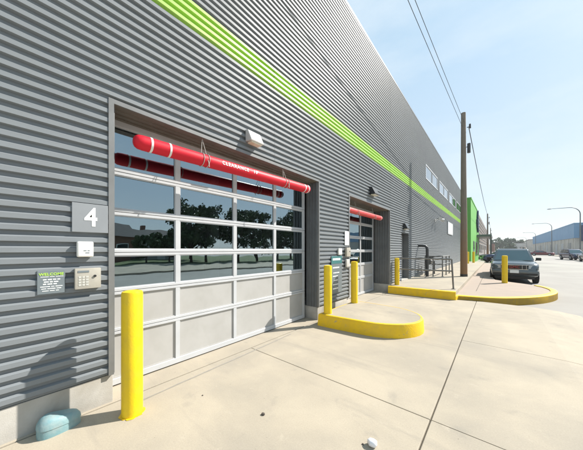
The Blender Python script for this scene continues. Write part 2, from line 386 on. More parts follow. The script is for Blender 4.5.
for y0, y1 in zip(cuts, cuts[1:]):
    ym = (y0 + y1) / 2; lo = 0.285
    for o_ in (O1, O2, O3):
        if o_[0] < ym < o_[1]: lo = o_[2]
    corr(b, y0, y1, lo, ST[0]); corr(gs, y0, y1, *ST)
    if any(w[0] < ym < w[1] for w in WP):
        corr(b, y0, y1, ST[1], WZ[0]); corr(b, y0, y1, WZ[1], TOP)
    else: corr(b, y0, y1, ST[1], TOP)
obj('ribbed_wall', b, 'metal_wall', bld, fixn=False)
obj('green_stripe', gs, 'green_metal', bld, fixn=False)
b = B(); box(b, -24, -20, -9, YE, 0, 7.7); box(b, -20, -0.02, -9, -8.8, 0, 7.7); box(b, -20, -0.02, YE - .2, YE, 0, 7.9)
obj('rear_wall', b, 'metal_dark', bld)
b = B(); box(b, -24, -0.05, -9, YE, 7.5, 7.7)
obj('roof', b, 'roof_dark', bld)
b = B(); box(b, -0.25, 0.04, -9, YE + .02, TOP, TOP + .07)
obj('parapet_cap', b, 'metal_dark', bld)
b = B()
for y0, y1 in ((-9, O1[0]), (O1[1], O2[0]), (O2[1], YE)):
    box(b, -0.9 if y1 < 8 and y0 > 0 else (-0.62 if y0 > 8 else -0.4), 0.004, y0, y1, -0.05, 0.28, 0.012)
obj('plinth', b, 'plinth', bld, True)
for yy in (-2.95, 3.05, 9.10, 14.88, 20.95, 26.9):
    b = B(); corr(b, yy - .004, yy + .004, 3.1 if 0 < yy < 5 else 0.3, 7.9, .0012)
    obj('panel_seam', b, 'metal_dark', bld, fixn=False)

def reveal(bm, y, depth, z0, z1, sgn):        # vertical ribs on the side of a door recess
    n = max(3, round(depth / 0.085)); p = depth / n; prof = []
    for k in range(n):
        for a, e in ((0, 0), (.42, 0), (.52, .016), (.9, .016)): prof.append((-depth + (k + a) * p, y - sgn * e))
    prof.append((0.0, y)); pr = None
    for x, yy in prof:
        cur = (bm.verts.new((x, yy, z0)), bm.verts.new((x, yy, z1)))
        if pr: bm.faces.new((pr[0], cur[0], cur[1], pr[1]))
        pr = cur
def overhead(o_, dx, cols, rails, solid_rows, label):
    y0, y1, z1 = o_
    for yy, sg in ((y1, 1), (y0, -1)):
        rv = B(); reveal(rv, yy, -dx, 0.282, z1, sg); obj('door_reveal', rv, 'metal_dark', bld)  # same metal as the wall, darker: recess shade put into the colour
    s = B(); box(s, dx - .3, 0.02, y0 - .02, y1 + .02, z1, z1 + .05)
    for k in range(3): box(s, dx + .02 + k * .09, dx + .06 + k * .09, y0 + .002, y1 - .002, z1 - .012, z1 + .01)
    obj('soffit', s, 'soffit', bld)
    t = B()
    box(t, 0.0, 0.040, y0 - .045, y0, 0.285, z1 + .045); box(t, 0.0, 0.040, y1, y1 + .035, 0.285, z1 + .045)
    box(t, 0.0, 0.038, y0, y1, z1 + .001, z1 + .045)
    obj('door_trim', t, 'trim', bld)
    d = B(); e0, e1 = cols[0], cols[-1]
    for i, z in enumerate(rails):
        hh = 0.036
        if i == 0: box(d, dx - .03, dx + .012, e0, e1, 0.015, z + .055, .003, 1)
        elif i == len(rails) - 1: box(d, dx - .03, dx + .012, e0, e1, z - .04, z1 + .04, .003, 1)
        else:
            box(d, dx - .03, dx + .012, e0, e1, z + .003, z + hh, .003, 1); box(d, dx - .03, dx + .010, e0, e1, z - hh, z - .003, .003, 1)
    for j, y in enumerate(cols):
        w = .028
        a, c = (y - w, y + w)
        if j == 0: a, c = y, y + .07
        if j == len(cols) - 1: a, c = y - .07, y
        for i in range(len(rails) - 1):
            za = rails[i] + (.0545 if i == 0 else .0355); zb = rails[i + 1] - (.0395 if i == len(rails) - 2 else .0355)
            box(d, dx - .028, dx + .008, a, c, za, zb)
    dr = obj('overhead_door', d, 'white_frame', bld); dr['label'] = label
    for i in range(len(rails) - 1):
        for j in range(len(cols) - 1):
            a = cols[j] + (.07 if j == 0 else .028); c = cols[j + 1] - (.07 if j == len(cols) - 2 else .028)
            za = rails[i] + (.055 if i == 0 else .036); zb = rails[i + 1] - (.04 if i == len(rails) - 2 else .036)
            p = B()
            if i < solid_rows:
                box(p, dx - .022, dx - .012, a, c, za, zb); fr = .012
                for q in ((a, a + fr, za, zb), (c - fr, c, za, zb), (a + fr, c - fr, za, za + fr), (a + fr, c - fr, zb - fr, zb)):
                    box(p, dx - .012, dx - .002, *q)
                obj('door_panel', p, 'door_panel', dr)
            else:
                e_ = [random.uniform(-.0025, .0025) for _ in range(3)]      # no two panes sit perfectly flat
                quad(p, (dx - .012 + e_[0], a, za), (dx - .012 + e_[1], c, za), (dx - .012 + e_[1] + e_[2], c, zb), (dx - .012 + e_[0] + e_[2], a, zb))
                obj('glass_pane', p, 'door_glass', dr, fixn=False)
                g2 = B()
                for q in ((a, a + .012, za, zb), (c - .012, c, za, zb), (a + .012, c - .012, za, za + .012), (a + .012, c - .012, zb - .012, zb)):
                    box(g2, dx - .009, dx + .001, *q)
                obj('glazing_bead', g2, 'white_frame', dr)
    return dr
overhead(O1, -0.31, [0.715, 1.51, 2.455, 3.40, 4.355], [0.03, 0.62, 1.07, 1.515, 1.98, 2.44, 3.0], 2, 'wide overhead door, glazed above and solid in its two lowest rows')
overhead(O2, -0.55, [5.885, 6.82, 7.84, 8.97], [0.03, 0.60, 1.05, 1.50, 1.95, 2.42, 2.95], 2, 'narrower overhead door set deeper in the wall')
# dim service bay behind the doors
b = B(); box(b, -13, -0.9, -8.7, 20, -0.05, -0.004); obj('bay_floor', b, 'room_floor', bld)
b = B(); box(b, -13, -12.8, -8.7, 20, 0, 7.4); box(b, -12.8, -0.5, 14, 14.2, 0, 7.4); obj('bay_wall', b, 'dark_room', bld)
for (x, y) in ((-1.1, 2.52), (-1.1, 4.2), (-4.5, 7.2)):
    b = B(); box(b, x - .09, x + .09, y - .09, y + .09, 0, 7.4); box(b, x - .14, x + .14, y - .14, y + .14, 0, .03); obj('bay_column', b, 'column', bld)
# side door
b = B(); box(b, -0.27, -0.22, 10.56, 11.49, 0.245, 2.18, .004, 1)
dd = obj('side_door', b, 'side_door_paint', bld)
b = B(); tube(b, [(-.22, 11.38, 1.25), (-.17, 11.38, 1.25), (-.165, 11.25, 1.25)], .012, 8); obj('handle', b, 'chrome', dd, True)
b = B(); quad(b, (-.3, 11.545, .245), (.02, 11.545, .245), (.02, 11.545, 2.23), (-.3, 11.545, 2.23)); quad(b, (-.3, 10.505, .245), (.02, 10.505, .245), (.02, 10.505, 2.23), (-.3, 10.505, 2.23))
quad(b, (-.3, 10.5, 2.235), (.02, 10.5, 2.235), (.02, 11.55, 2.235), (-.3, 11.55, 2.235)); box(b, -.3, -.27, 10.45, 11.6, .2, 2.3)
obj('side_door_frame', b, 'metal_dark', bld)
# high windows
for (y0, y1) in WP:
    f = B(); ym = (y0 + y1) / 2; z0, z1 = WZ
    box(f, -.06, .045, y0, y1, z1 - .06, z1); box(f, -.06, .045, y0, y1, z0, z0 + .06)
    for a in (y0, y1 - .07): box(f, -.06, .043, a, a + .07, z0 + .06, z1 - .06)
    wf = obj('window', f, 'white_frame', bld)
    m_ = B(); box(m_, -.06, .03, ym - .16, ym + .16, z0 + .06, z1 - .06); obj('mullion', m_, 'metal_dark', wf)
    for a, c in ((y0 + .07, ym - .16), (ym + .16, y1 - .07)):
        p = B(); quad(p, (.022, a, z0 + .06), (.022, c, z0 + .06), (.022, c, z1 - .06), (.022, a, z1 - .06)); obj('pane', p, 'win_glass', wf)

# ---------------------------------------------------------------- clearance bars
def clearance(name, label, x, ya, za, yb, zb, m, ties, rings, text=None):
    r = .08
    t = thing(name, (x, (ya + yb) / 2, (za + zb) / 2), label, 'clearance bar', 'red clearance bars over the doors')
    A = Vector((x, ya, za)); Bv = Vector((x, yb, zb)); d = (Bv - A).normalized(); ln = (Bv - A).length
    pts = [A + d * s for s in (0, .012, .04, .085)] + [Bv - d * s for s in (.085, .04, .012, 0)]
    b = B(); tube(b, pts, [r * .45, r * .72, r * .93, r, r, r * .93, r * .72, r * .45], 24)
    obj('tube', b, m, t, True)
    for s in rings:
        b = B(); c = A + d * s; tube(b, [c - d * .011, c + d * .011], r + .003, 24, True); obj('white_band', b, 'white', t, True)
    for s in ties:
        b = B(); c = A + d * s
        for e in (-.045, .03):
            loop = [c + d * e + Vector((math.cos(q) * (r + .005), 0, math.sin(q) * (r + .005))) for q in [2 * math.pi * k / 16 for k in range(17)]]
            tube(b, loop, .005, 6)
        top = c + Vector((-.06, 0, 0)); top.z = 3.035 if ya < 3 else 2.975
        tube(b, [c + d * -.045 + Vector((0, 0, r)), top], .0035, 6); tube(b, [c + d * .03 + Vector((0, 0, r)), top], .0035, 6)
        tube(b, [c + d * .0 + Vector((r * .7, 0, r * .4)), c + d * .01 + Vector((r + .012, 0, -.05)), c + d * .02 + Vector((r + .004, 0, -.10))], .005, 5)
        obj('tie_rope', b, 'rope', t, True)
    if text:
        tb = text_bm(text, .072, .0005, .0015, spacing=1.22)
        # wrap the lettering round the tube
        bmesh.ops.subdivide_edges(tb, edges=[e for e in tb.edges if e.calc_length() > .03], cuts=2)
        mid = A + d * (ln * .435); rr = r + .0025
        for v in tb.verts:
            ang = v.co.y / rr + .12
            p = mid + d * v.co.x + Vector((math.cos(ang) * (rr + v.co.z), 0, math.sin(ang) * (rr + v.co.z))); v.co = p
        obj('lettering', tb, 'white_print', t)
    return t
clearance('clearance_bar', 'bright red clearance bar with white lettering roped above the wide near door', .05, .88, 2.71, 4.03, 2.78, 'red', (.82, 2.42), (.16, .36, 2.96, 3.07), "CLEARANCE   10'")
clearance('clearance_bar', 'faded red clearance bar without lettering above the narrower second door', -.15, 5.98, 2.66, 8.66, 2.66, 'pink_red', (.7, 2.0), (.12, 2.56))

# ---------------------------------------------------------------- wall lights
def wall_light(y, z, label, hm, w=.26, h=.10, p=.17):
    t = thing('wall_light', (0.032, y, z), label, 'wall light', 'box lights on the grey wall')
    b = B(); profile_x(b, [(0.03, z - h * .85), (p - .01, z - h), (p, z - h * .78), (p * .5, z + h * .9), (.03, z + h)], y - w / 2, y + w / 2)
    bmesh.ops.bevel(b, geom=list(b.edges), offset=.006, segments=2, affect='EDGES')
    obj('housing', b, hm, t, True)
    b = B(); box(b, .05, p - .02, y - w / 2 + .025, y + w / 2 - .025, z - h - .016, z - h + .008, .004, 1); obj('lens', b, 'lens', t)
    b = B(); box(b, .0, .04, y - .07, y + .07, z - .06, z + .06); obj('mounting_plate', b, 'metal_dark', t)
wall_light(2.53, 3.31, 'pale box light on the wall above the wide overhead door', 'fixture')
wall_light(7.40, 3.36, 'dark box light on the wall above the narrower overhead door', 'fixture_dark', .38, .12, .20)
wall_light(10.9, 2.53, 'dark box light above the side door', 'fixture_dark', .38, .12, .20)
t = thing('floodlight', (.02, 17.6, 3.4), 'small twin floodlight high on the far wall under the windows', 'floodlight')
b = B(); box(b, .0, .06, 17.5, 17.7, 3.32, 3.48, .01); obj('mounting_box', b, 'fixture', t)
for s in (-1, 1):
    b = B(); tube(b, [(.06, 17.6 + s * .03, 3.42), (.25, 17.6 + s * .3, 3.46)], .018, 8); tube(b, [(.22, 17.6 + s * .27, 3.47), (.40, 17.6 + s * .52, 3.42)], [.05, .11], 12); obj('lamp_head', b, 'fixture', t, True)

# ---------------------------------------------------------------- signs and boxes left of the wide door
X0 = .0345
t = thing('bay_number_sign', (X0, .525, 1.85), 'grey square sign with a white 4 beside the wide door', 'sign')
b = B(); box(b, X0, X0 + .006, .39, .66, 1.713, 1.985, .002, 1); obj('panel', b, 'sign_grey', t)
b = B(); put_text(b, '4', .245, X0 + .0075, .0, 1.85, offset=.005, extr=.001)
for v in b.verts: v.co.y = .527 + v.co.y * .80
obj('numeral', b, 'white_print', t)

t = thing('intercom_box', (X0, .48, 1.55), 'small rounded white box on the wall below the number sign', 'intercom')
b = B(); box(b, X0, X0 + .05, .42, .54, 1.48, 1.625, .015, 3); obj('housing', b, 'white_plastic', t, True)
b = B(); put_text(b, 'TOP', .04, X0 + .051, .49, 1.525, extr=.0005); bmesh.ops.delete(b, geom=list(b.verts), context='VERTS')
for k, (yy, zz, w_) in enumerate(((.465, 1.535, .022), (.494, 1.535, .016), (.478, 1.515, .03))): box(b, X0 + .049, X0 + .0515, yy, yy + w_, zz, zz + .008)
obj('print', b, 'sign_slate', t)

t = thing('card_reader_box', (X0, .50, 1.28), 'cream metal reader box with a dark lock on the wall below the white box', 'card reader')
b = B(); box(b, X0, X0 + .05, .405, .595, 1.185, 1.375, .006, 2); obj('housing', b, 'cream_plastic', t, True)
b = B(); box(b, X0 + .05, X0 + .053, .425, .505, 1.337, 1.355); obj('name_strip', b, 'sign_slate', t)
b = B(); tube(b, [(X0 + .049, .548, 1.30), (X0 + .06, .548, 1.30)], .011, 12); obj('lock', b, 'black', t, True)
b = B()
for i in range(4):
    for j in range(3): box(b, X0 + .05, X0 + .0525, .43 + j * .026, .45 + j * .026, 1.215 + i * .024, 1.232 + i * .024)
obj('keypad', b, 'keys', t)

t = thing('welcome_sign', (X0, .255, 1.265), 'slate notice panel headed WELCOME in lime on the ribbed wall', 'sign')
b = B(); box(b, X0, X0 + .006, .17, .345, 1.165, 1.37, .002, 1); obj('panel', b, 'sign_slate', t)
b = B(); put_text(b, 'WELCOME', .031, X0 + .0072, .2575, 1.335, offset=.0008, extr=.0006, spacing=1.05); obj('lettering', b, 'lime_print', t)
def lines(bm, x, rows):
    for (y, z, ws, hgt) in rows:
        for w_ in ws:
            box(bm, x, x + .0015, y, y + w_, z, z + hgt); y += w_ + .007
b = B(); lines(b, X0 + .006, [(.19, 1.312, (.05, .03, .05), .004), (.205, 1.285, (.022, .026, .02, .018), .009), (.21, 1.265, (.03, .018, .028), .009), (.205, 1.246, (.02, .03, .022), .009), (.188, 1.226, (.06, .02, .045), .006), (.195, 1.208, (.03, .05, .03), .006), (.2, 1.19, (.04, .03, .02), .005)])
obj('print_lines', b, 'white_print', t)

# notice board and boxes between the two overhead doors
t = thing('notice_board', (X0, 5.2, .95), 'tall slate notice board with a teal header between the two yellow posts', 'sign')
b = B(); box(b, X0, X0 + .012, 4.93, 5.44, .50, 1.40, .003, 1); obj('panel', b, 'sign_slate', t)
b = B(); box(b, X0 + .012, X0 + .015, 4.935, 5.435, 1.21, 1.395); obj('header', b, 'teal_print', t)
b = B(); lines(b, X0 + .0155, [(4.99, 1.29, (.10, .16, .09), .05)]); lines(b, X0 + .012, [(5.0, 1.10, (.09, .12, .08), .03), (5.02, .98, (.05, .1, .12), .022), (5.0, .90, (.16, .07), .022), (5.05, .80, (.06, .12), .022), (5.0, .70, (.1, .08, .06), .022), (5.0, .60, (.18, .06), .03)])
obj('print_lines', b, 'white_print', t)
b = B(); box(b, X0, X0 + .012, 5.60, 5.82, 1.66, 2.02, .003, 1); tag(obj('notice_plate', b, 'white_print'), 'tall white plate on the wall left of the second door', 'sign')
t = thing('card_reader_box', (X0, 5.72, 1.48), 'cream reader box under the tall white plate by the second door', 'card reader')
b = B(); box(b, X0, X0 + .06, 5.61, 5.82, 1.37, 1.60, .008, 2); obj('housing', b, 'cream_plastic', t, True)
b = B(); tube(b, [(X0 + .059, 5.77, 1.5), (X0 + .07, 5.77, 1.5)], .013, 10); obj('lock', b, 'black', t)
b = B(); box(b, X0, X0 + .05, 5.62, 5.80, 1.10, 1.30, .012, 3); tag(obj('intercom_box', b, 'fixture', None, True), 'grey intercom box lowest beside the second door', 'intercom')
b = B(); box(b, X0, X0 + .04, 5.24, 5.40, 1.42, 1.58, .01, 3); tag(obj('intercom_box', b, 'white_plastic', None, True), 'small white box just above the slate notice board', 'intercom')
# bright panel on the far wall
t = thing('wall_panel', (X0, 24, 3.3), 'white framed panel far along the wall below the high windows', 'sign')
b = B(); box(b, X0, X0 + .05, 22.6, 25.3, 2.78, 3.78, .01); obj('frame', b, 'white_frame', t)
b = B(); box(b, X0 + .05, X0 + .054, 22.7, 25.2, 2.86, 3.70); obj('face', b, 'white_print', t)

# teal cover at the foot of the wall
b = B()
prof = [(0.0, .30), (.055, .24), (.10, .13), (.11, .0)]
rings = []
for zf, sc in ((0, 1.0), (.04, 1.0), (.068, .97), (.072, 1.02), (.10, .99), (.135, .86), (.152, .68), (.158, .42)):
    ring = []
    for k in range(28):
        a = 2 * math.pi * k / 28
        ca, sa = math.cos(a), math.sin(a)
        q = 2.8
        ex = abs(ca) ** (2 / q) * math.copysign(1, ca); ey = abs(sa) ** (2 / q) * math.copysign(1, sa)
        ring.append(b.verts.new((.115 + ex * .085 * sc * (1 - .18 * ey), .30 + ey * .14 * sc, zf * .88 * (1 - .12 * ey))))
    rings.append(ring)
for r0, r1 in zip(rings, rings[1:]):
    for k in range(28): b.faces.new((r0[k], r0[(k + 1) % 28], r1[(k + 1) % 28], r1[k]))
b.faces.new(list(reversed(rings[0]))); b.faces.new(rings[-1])
tag(obj('plastic_cover', b, 'teal', None, True), 'low rounded teal plastic cover on the ground against the concrete plinth', 'cover')

# ---------------------------------------------------------------- yellow posts (bollards)
def bollard(x, y, z, hgt, r, label):
    b = B(); n = 28
    tube(b, [(x, y, z), (x, y, z + hgt - r * .35), (x, y, z + hgt - r * .12), (x, y, z + hgt - .004), (x, y, z + hgt)], [r, r, r * .93, r * .7, r * .3], n)
    tag(obj('bollard', b, 'yellow', None, True), label, 'bollard', 'yellow bollards')
bollard(.365, .775, 0, 1.165, .088, 'large yellow post nearest the camera in front of the wide door')
bollard(.36, 4.27, .24, .99, .083, 'yellow post at the near corner of the rounded yellow island')
bollard(.33, 5.54, .24, 1.02, .083, 'yellow post on the island beside the second door')
bollard(.17, 9.42, .235, 1.0, .083, 'yellow post at the wall end of the grey railing')
bollard(3.27, 14.0, .09, 1.2, .10, 'yellow post standing in front of the parked blue-grey car')
bollard(.95, 28.0, .235, 1.1, .10, 'nearer yellow post beyond the timber pole by the green building')
bollard(1.25, 30.2, .235, 1.1, .10, 'farther yellow post beyond the timber pole by the green building')
b = B()
for k in range(40):
    a = 2 * math.pi * k / 40
    pass
pts = []
for k in range(36):
    a = 2 * math.pi * k / 36; rr = .092 + random.uniform(0, .018)
    pts.append((.365 + math.cos(a) * rr, .775 + math.sin(a) * rr))
prism(b, pts, .001, .005)
tag(obj('paint_splash', b, 'yellow_kerb'), 'ragged yellow paint on the concrete around the nearest post', 'paint', kind='structure')

# ---------------------------------------------------------------- island between the doors
t = thing('kerb_island', (.9, 4.9, 0), 'rounded concrete island with a yellow kerb between the two overhead doors', 'traffic island')
def island(ins):
    p = [(0.22 + ins, 4.13 + ins), (.5, 4.14 + ins), (.9, 4.18 + ins)]
    cxx, cyy, rx, ry = 1.10, 4.98, .86 - ins, .78 - ins
    for k in range(0, 15):
        a = -math.pi / 2 + .1 + k * (math.pi - .2) / 14; p.append((cxx + math.cos(a) * rx, cyy + math.sin(a) * ry))
    p += [(.5, 5.80 - ins), (0.22 + ins, 5.82 - ins)]
    return p
b = B(); lo, hi, inn = island(0), island(.0), island(.035)
rg = [[b.verts.new((x, y, z)) for x, y in pl] for pl, z in ((island(-.012), -.02), (island(0), .215), (island(.008), .236), (island(.03), .245), (island(.045), .2455), (island(.045), .1))]
for r0, r1 in zip(rg, rg[1:]):
    for k in range(len(r0)): b.faces.new((r0[k], r0[(k + 1) % len(r0)], r1[(k + 1) % len(r0)], r1[k]))
obj('kerb_edge', b, 'yellow_kerb', t, True)
b = B(); prism(b, island(.044), 0, .2435); obj('paving', b, 'concrete', t)

# ---------------------------------------------------------------- railings, pipes
def railing(name, pts, z, hgt, posts, label, lean=0.0):
    t = thing(name, (pts[0][0], pts[0][1], z), label, 'railing', 'grey pipe railings on the raised walk')
    for hh, nm in ((hgt, 'top_rail'), (hgt * .60, 'mid_rail')):
        b = B(); tube(b, [(x, y, z + hh) for x, y in pts], .026, 10); obj(nm, b, 'grey_steel', t, True)
    for x, y in posts:
        b = B(); tube(b, [(x + lean, y, z), (x, y, z + hgt)], .026, 10); tube(b, [(x + lean, y, z), (x + lean, y, z + .012)], .06, 12); obj('post', b, 'grey_steel', t, True)
railing('railing', [(.25, 9.46), (1.86, 9.60)], .236, .99, [(1.86, 9.60)], 'near grey pipe railing across the walk from the yellow post', .05)
railing('railing', [(.25, 13.7), (1.0, 13.7), (1.0, 15.9)], .236, .98, [(.25, 13.7), (.6, 13.7), (1.0, 13.7), (1.0, 14.8), (1.0, 15.9)], 'far grey pipe railing guarding the dark standpipe', 0)
t = thing('standpipe', (.3, 13.3, .236), 'dark gooseneck pipe with valves standing against the wall behind the railings', 'pipe')
b = B(); tube(b, [(.42, 13.3, .236), (.42, 13.3, 1.55), (.40, 13.3, 1.66), (.33, 13.3, 1.72), (.2, 13.3, 1.74), (.0, 13.3, 1.74)], .065, 14); obj('riser', b, 'dark_pipe', t, True)
b = B(); tube(b, [(.42, 13.3, .95), (.42, 14.9, .95), (.42, 14.95, .6), (.42, 14.95, .236)], .05, 12); obj('branch_pipe', b, 'dark_pipe', t, True)
for yy in (13.9, 14.5):
    b = B(); tube(b, [(.42, yy, .9), (.42, yy, 1.15)], .07, 12); tube(b, [(.42, yy, 1.15), (.42, yy, 1.18)], .11, 14); obj('valve', b, 'dark_pipe', t, True)
b = B(); tube(b, [(.42, 13.6, .95), (.42, 13.95, .95)], .13, 16); obj('meter', b, 'grey_steel', t, True)

# ---------------------------------------------------------------- utility poles and wires
def upole(x, y, z, h, label, gear=True):
    t = thing('utility_pole', (x, y, z), label, 'utility pole', 'timber utility poles along the pavement')
    b = B(); tube(b, [(x, y, z - .1), (x, y, z + 1.2), (x, y, z + 2.75), (x - .01, y, z + h * .6), (x - .02, y, z + h)], [.150, .144, .134, .118, .098], 16); obj('shaft', b, 'wood', t, True)
    b = B(); tube(b, [(x, y, z), (x, y, z + .12)], [.156, .154], 16); obj('base_band', b, 'dark_pipe', t, True)
    if gear:
        b = B(); tube(b, [(x + .12, y, z + h - .75), (x + .24, y, z + h - .75)], .02, 8); tube(b, [(x + .24, y, z + h - .82), (x + .24, y, z + h - .62)], [.05, .04], 10); obj('insulator', b, 'dark_pipe', t, True)
        b = B(); tube(b, [(x + .2, y, z + h - 2.0), (x + .2, y, z + h - 1.55)], .07, 12); tube(b, [(x + .1, y, z + h - 1.7), (x + .2, y, z + h - 1.7)], .02, 8); obj('splice_case', b, 'dark_pipe', t, True)
upole(1.78, 14.5, .236, 8.0, 'tall near timber utility pole with a brown stained base on the raised walk')
upole(1.75, 57.8, -.1, 8.3, 'middle timber utility pole beyond the green building')
upole(1.6, 97, -.1, 8.3, 'far thin timber utility pole in the row along the pavement')
def wire(a, c, sag, label, r=.0075):
    a, c = Vector(a), Vector(c); n = 24
    pts = [a.lerp(c, k / n) - Vector((0, 0, sag * 4 * (k / n) * (1 - k / n))) for k in range(n + 1)]
    b = B(); tube(b, pts, r, 6); tag(obj('overhead_wire', b, 'wire', None, True), label, 'wire', 'overhead wires')
t = thing('roof_mast', (-1.4, -24, 0), 'wire mast standing behind the camera beside the grey building', 'mast')
b = B(); tube(b, [(-1.4, -24, 0), (-1.4, -24, 10.6)], .12, 12); obj('shaft', b, 'wood', t, True)
wire((1.73, 14.5, 7.55), (-.45, -24, 10.3), .35, 'left one of the two wires climbing from the near pole over the roof')
wire((1.80, 14.5, 7.75), (-0.33, -24, 10.4), .35, 'right one of the two wires climbing from the near pole over the roof')
wire((1.98, 14.5, 7.45), (1.9, 57.8, 7.4), .6, 'single wire running from the near pole to the middle pole', .018)
wire((1.9, 57.8, 7.4), (1.75, 97, 7.4), .6, 'single wire running from the middle pole to the far pole', .018)

# ---------------------------------------------------------------- vehicles
def boolean_cut(me_obj, cutter):
    md = me_obj.modifiers.new('cut', 'BOOLEAN'); md.operation = 'DIFFERENCE'; md.object = cutter; md.solver = 'EXACT'
    dg = bpy.context.evaluated_depsgraph_get(); dg.update()
    me = bpy.data.meshes.new_from_object(me_obj.evaluated_get(dg))
    me_obj.modifiers.clear(); old = me_obj.data; me_obj.data = me; bpy.data.meshes.remove(old)
    bpy.data.objects.remove(cutter)
def loft(bm, stations):
    rings = []
    for y, sec in stations:
        full = [(x, z) for x, z in sec] + [(-x, z) for x, z in reversed(sec)]
        rings.append([bm.verts.new((x, y, z)) for x, z in full])
    n = len(rings[0])
    for a, c in zip(rings, rings[1:]):
        for k in range(n): bm.faces.new((a[k], a[(k + 1) % n], c[(k + 1) % n], c[k]))
    bm.faces.new(rings[0]); bm.faces.new(list(reversed(rings[-1])))
def make_car(label, cat, x, y, z, rz, pm, name='parked_car', suv=True, badge=None, group='parked cars', rack=True):
    t = thing(name, (0, 0, 0), label, cat, group)
    Lh = 2.35; W2 = .91; belt = 1.06 if suv else .92; hood = 1.02 if suv else .86; top = 1.68 if suv else 1.42
    zb = .30 if suv else .24; wr = .365 if suv else .32; ax0, ax1 = -1.45, 1.42
    def sec(w, z0, zt, cr=.03):
        m = (z0 + zt) / 2
        return [(w * .80, z0), (w * .95, z0 + .06), (w * .985, m - .08), (w, m + .02), (w * .985, zt - .10), (w * .93, zt - .03), (w * .80, zt), (w * .35, zt + cr)]
    st = [(-Lh, sec(W2 * .80, zb + .16, hood - .26, .01)), (-Lh + .05, sec(W2 * .88, zb + .08, hood - .16, .015)), (-Lh + .16, sec(W2 * .945, zb + .02, hood - .07, .02)),
          (-Lh + .38, sec(W2 * .98, zb, hood - .02, .03)), (-1.55, sec(W2 * .995, zb, hood + .01, .035)), (-1.0, sec(W2, zb, hood + .035, .035)), (-.85, sec(W2, zb, belt, .02)),
          (.5, sec(W2, zb, belt + .01, .02)), (1.6, sec(W2, zb, belt + .02, .02)), (Lh - .25, sec(W2 * .985, zb + .03, belt + .02, .02)), (Lh - .06, sec(W2 * .95, zb + .08, belt, .02)), (Lh, sec(W2 * .88, zb + .16, belt - .08, .01))]
    b = B(); loft(b, st); bmesh.ops.recalc_face_normals(b, faces=list(b.faces))
    body = obj('body', b, pm, t, False, False)
    c = B()
    for ay in (ax0, ax1):
        for s in (-1, 1): tube(c, [(s * .60, ay, wr), (s * 1.2, ay, wr)], wr + .055, 24)
    cu = obj('cut', c, None); boolean_cut(body, cu)
    for f in body.data.polygons: f.use_smooth = True
    body.data.set_sharp_from_angle(angle=R(32))
    if not body.data.materials: body.data.materials.append(M[pm])
    # cabin
    rb = .80; rt = .64
    yb0, yt0, yt1, yb1 = (-1.02, -.28, 1.95, 2.22) if suv else (-.95, -.15, 1.15, 1.75)
    zl = belt - .02
    def cs(yb, w, zt): return (yb, [(w, zt)])
    b = B()
    ringL = [(-.0, )]
    lo_ = [(rb, yb0, zl), (rb + .03, -.3, zl), (rb + .03, 1.2, zl), (rb - .02, yb1, zl)]
    hi_ = [(rt - .02, yt0, top - .05), (rt + .02, yt0 + .25, top - .015), (rt + .02, yt1 - .35, top - .01), (rt - .03, yt1, top - .05)]
    vl = [b.verts.new(p) for p in lo_] + [b.verts.new((-p[0], p[1], p[2])) for p in reversed(lo_)]
    vh = [b.verts.new(p) for p in hi_] + [b.verts.new((-p[0], p[1], p[2])) for p in reversed(hi_)]
    for k in range(8): b.faces.new((vl[k], vl[(k + 1) % 8], vh[(k + 1) % 8], vh[k]))
    b.faces.new(list(reversed(vl)))
    ih = [b.verts.new((p[0] * .8, p[1] + (.12 if p[1] < .5 else -.12), top + .012)) for p in hi_] + [b.verts.new((-p[0] * .8, p[1] + (.12 if p[1] < .5 else -.12), top + .012)) for p in reversed(hi_)]
    for k in range(8): b.faces.new((vh[k], vh[(k + 1) % 8], ih[(k + 1) % 8], ih[k]))
    b.faces.new(ih)
    bmesh.ops.bevel(b, geom=[e for e in b.edges if e.calc_length() > .2], offset=.02, segments=2, affect='EDGES')
    obj('cabin', b, pm, t, True, False)
    def pane(nm, ps, m='car_glass', off=.012):
        b = B(); v = [Vector(p) for p in ps]; nr = (v[1] - v[0]).cross(v[2] - v[0]).normalized()
        cen = sum(v, Vector()) / len(v)
        if nr.dot(cen - Vector((0, .5, 1.1))) < 0: nr = -nr
        f = [b.verts.new(p + nr * off) for p in v]; k_ = [b.verts.new(p - nr * .02) for p in v]; n = len(v)
        b.faces.new(f)
        for i in range(n): b.faces.new((f[i], f[(i + 1) % n], k_[(i + 1) % n], k_[i]))
        return obj(nm, b, m, t, False, False)
    def lerp(a, c, s): return tuple(a[i] + (c[i] - a[i]) * s for i in range(3))
    A0, A1 = lo_[0], hi_[0]
    bl, br = lerp(A0, A1, .07), lerp(A0, A1, .93)
    pane('windscreen', [(-(bl[0] - .06), bl[1], bl[2]), (bl[0] - .06, bl[1], bl[2]), (br[0] - .05, br[1], br[2]), (-(br[0] - .05), br[1], br[2])])
    D0, D1 = lo_[3], hi_[3]; bl, br = lerp(D0, D1, .12), lerp(D0, D1, .9)
    pane('rear_window', [(-(bl[0] - .08), bl[1], bl[2]), (bl[0] - .08, bl[1], bl[2]), (br[0] - .06, br[1], br[2]), (-(br[0] - .06), br[1], br[2])])
    for s in (-1, 1):
        def sp(yl, yh):
            lx = rb + .03; hx = rt + .02; f = lambda k: (s * (lx + (hx - lx) * k), 0, zl + (top - .012 - zl) * k)
            a = f(.10); c = f(.86); return (a[0], yl, a[2]), (c[0], yh, c[2])
        edges = [(-.72, -.02), (.28, .28), (.36, .36), (1.15, 1.1), (1.23, 1.18), (1.95, 1.72)] if suv else [(-.62, .08), (.25, .25), (.33, .33), (1.25, .95)]
        for i in range(0, len(edges), 2):
            a0, a1 = sp(*edges[i]); c0, c1 = sp(*edges[i + 1]); pane('side_window', [a0, c0, c1, a1])
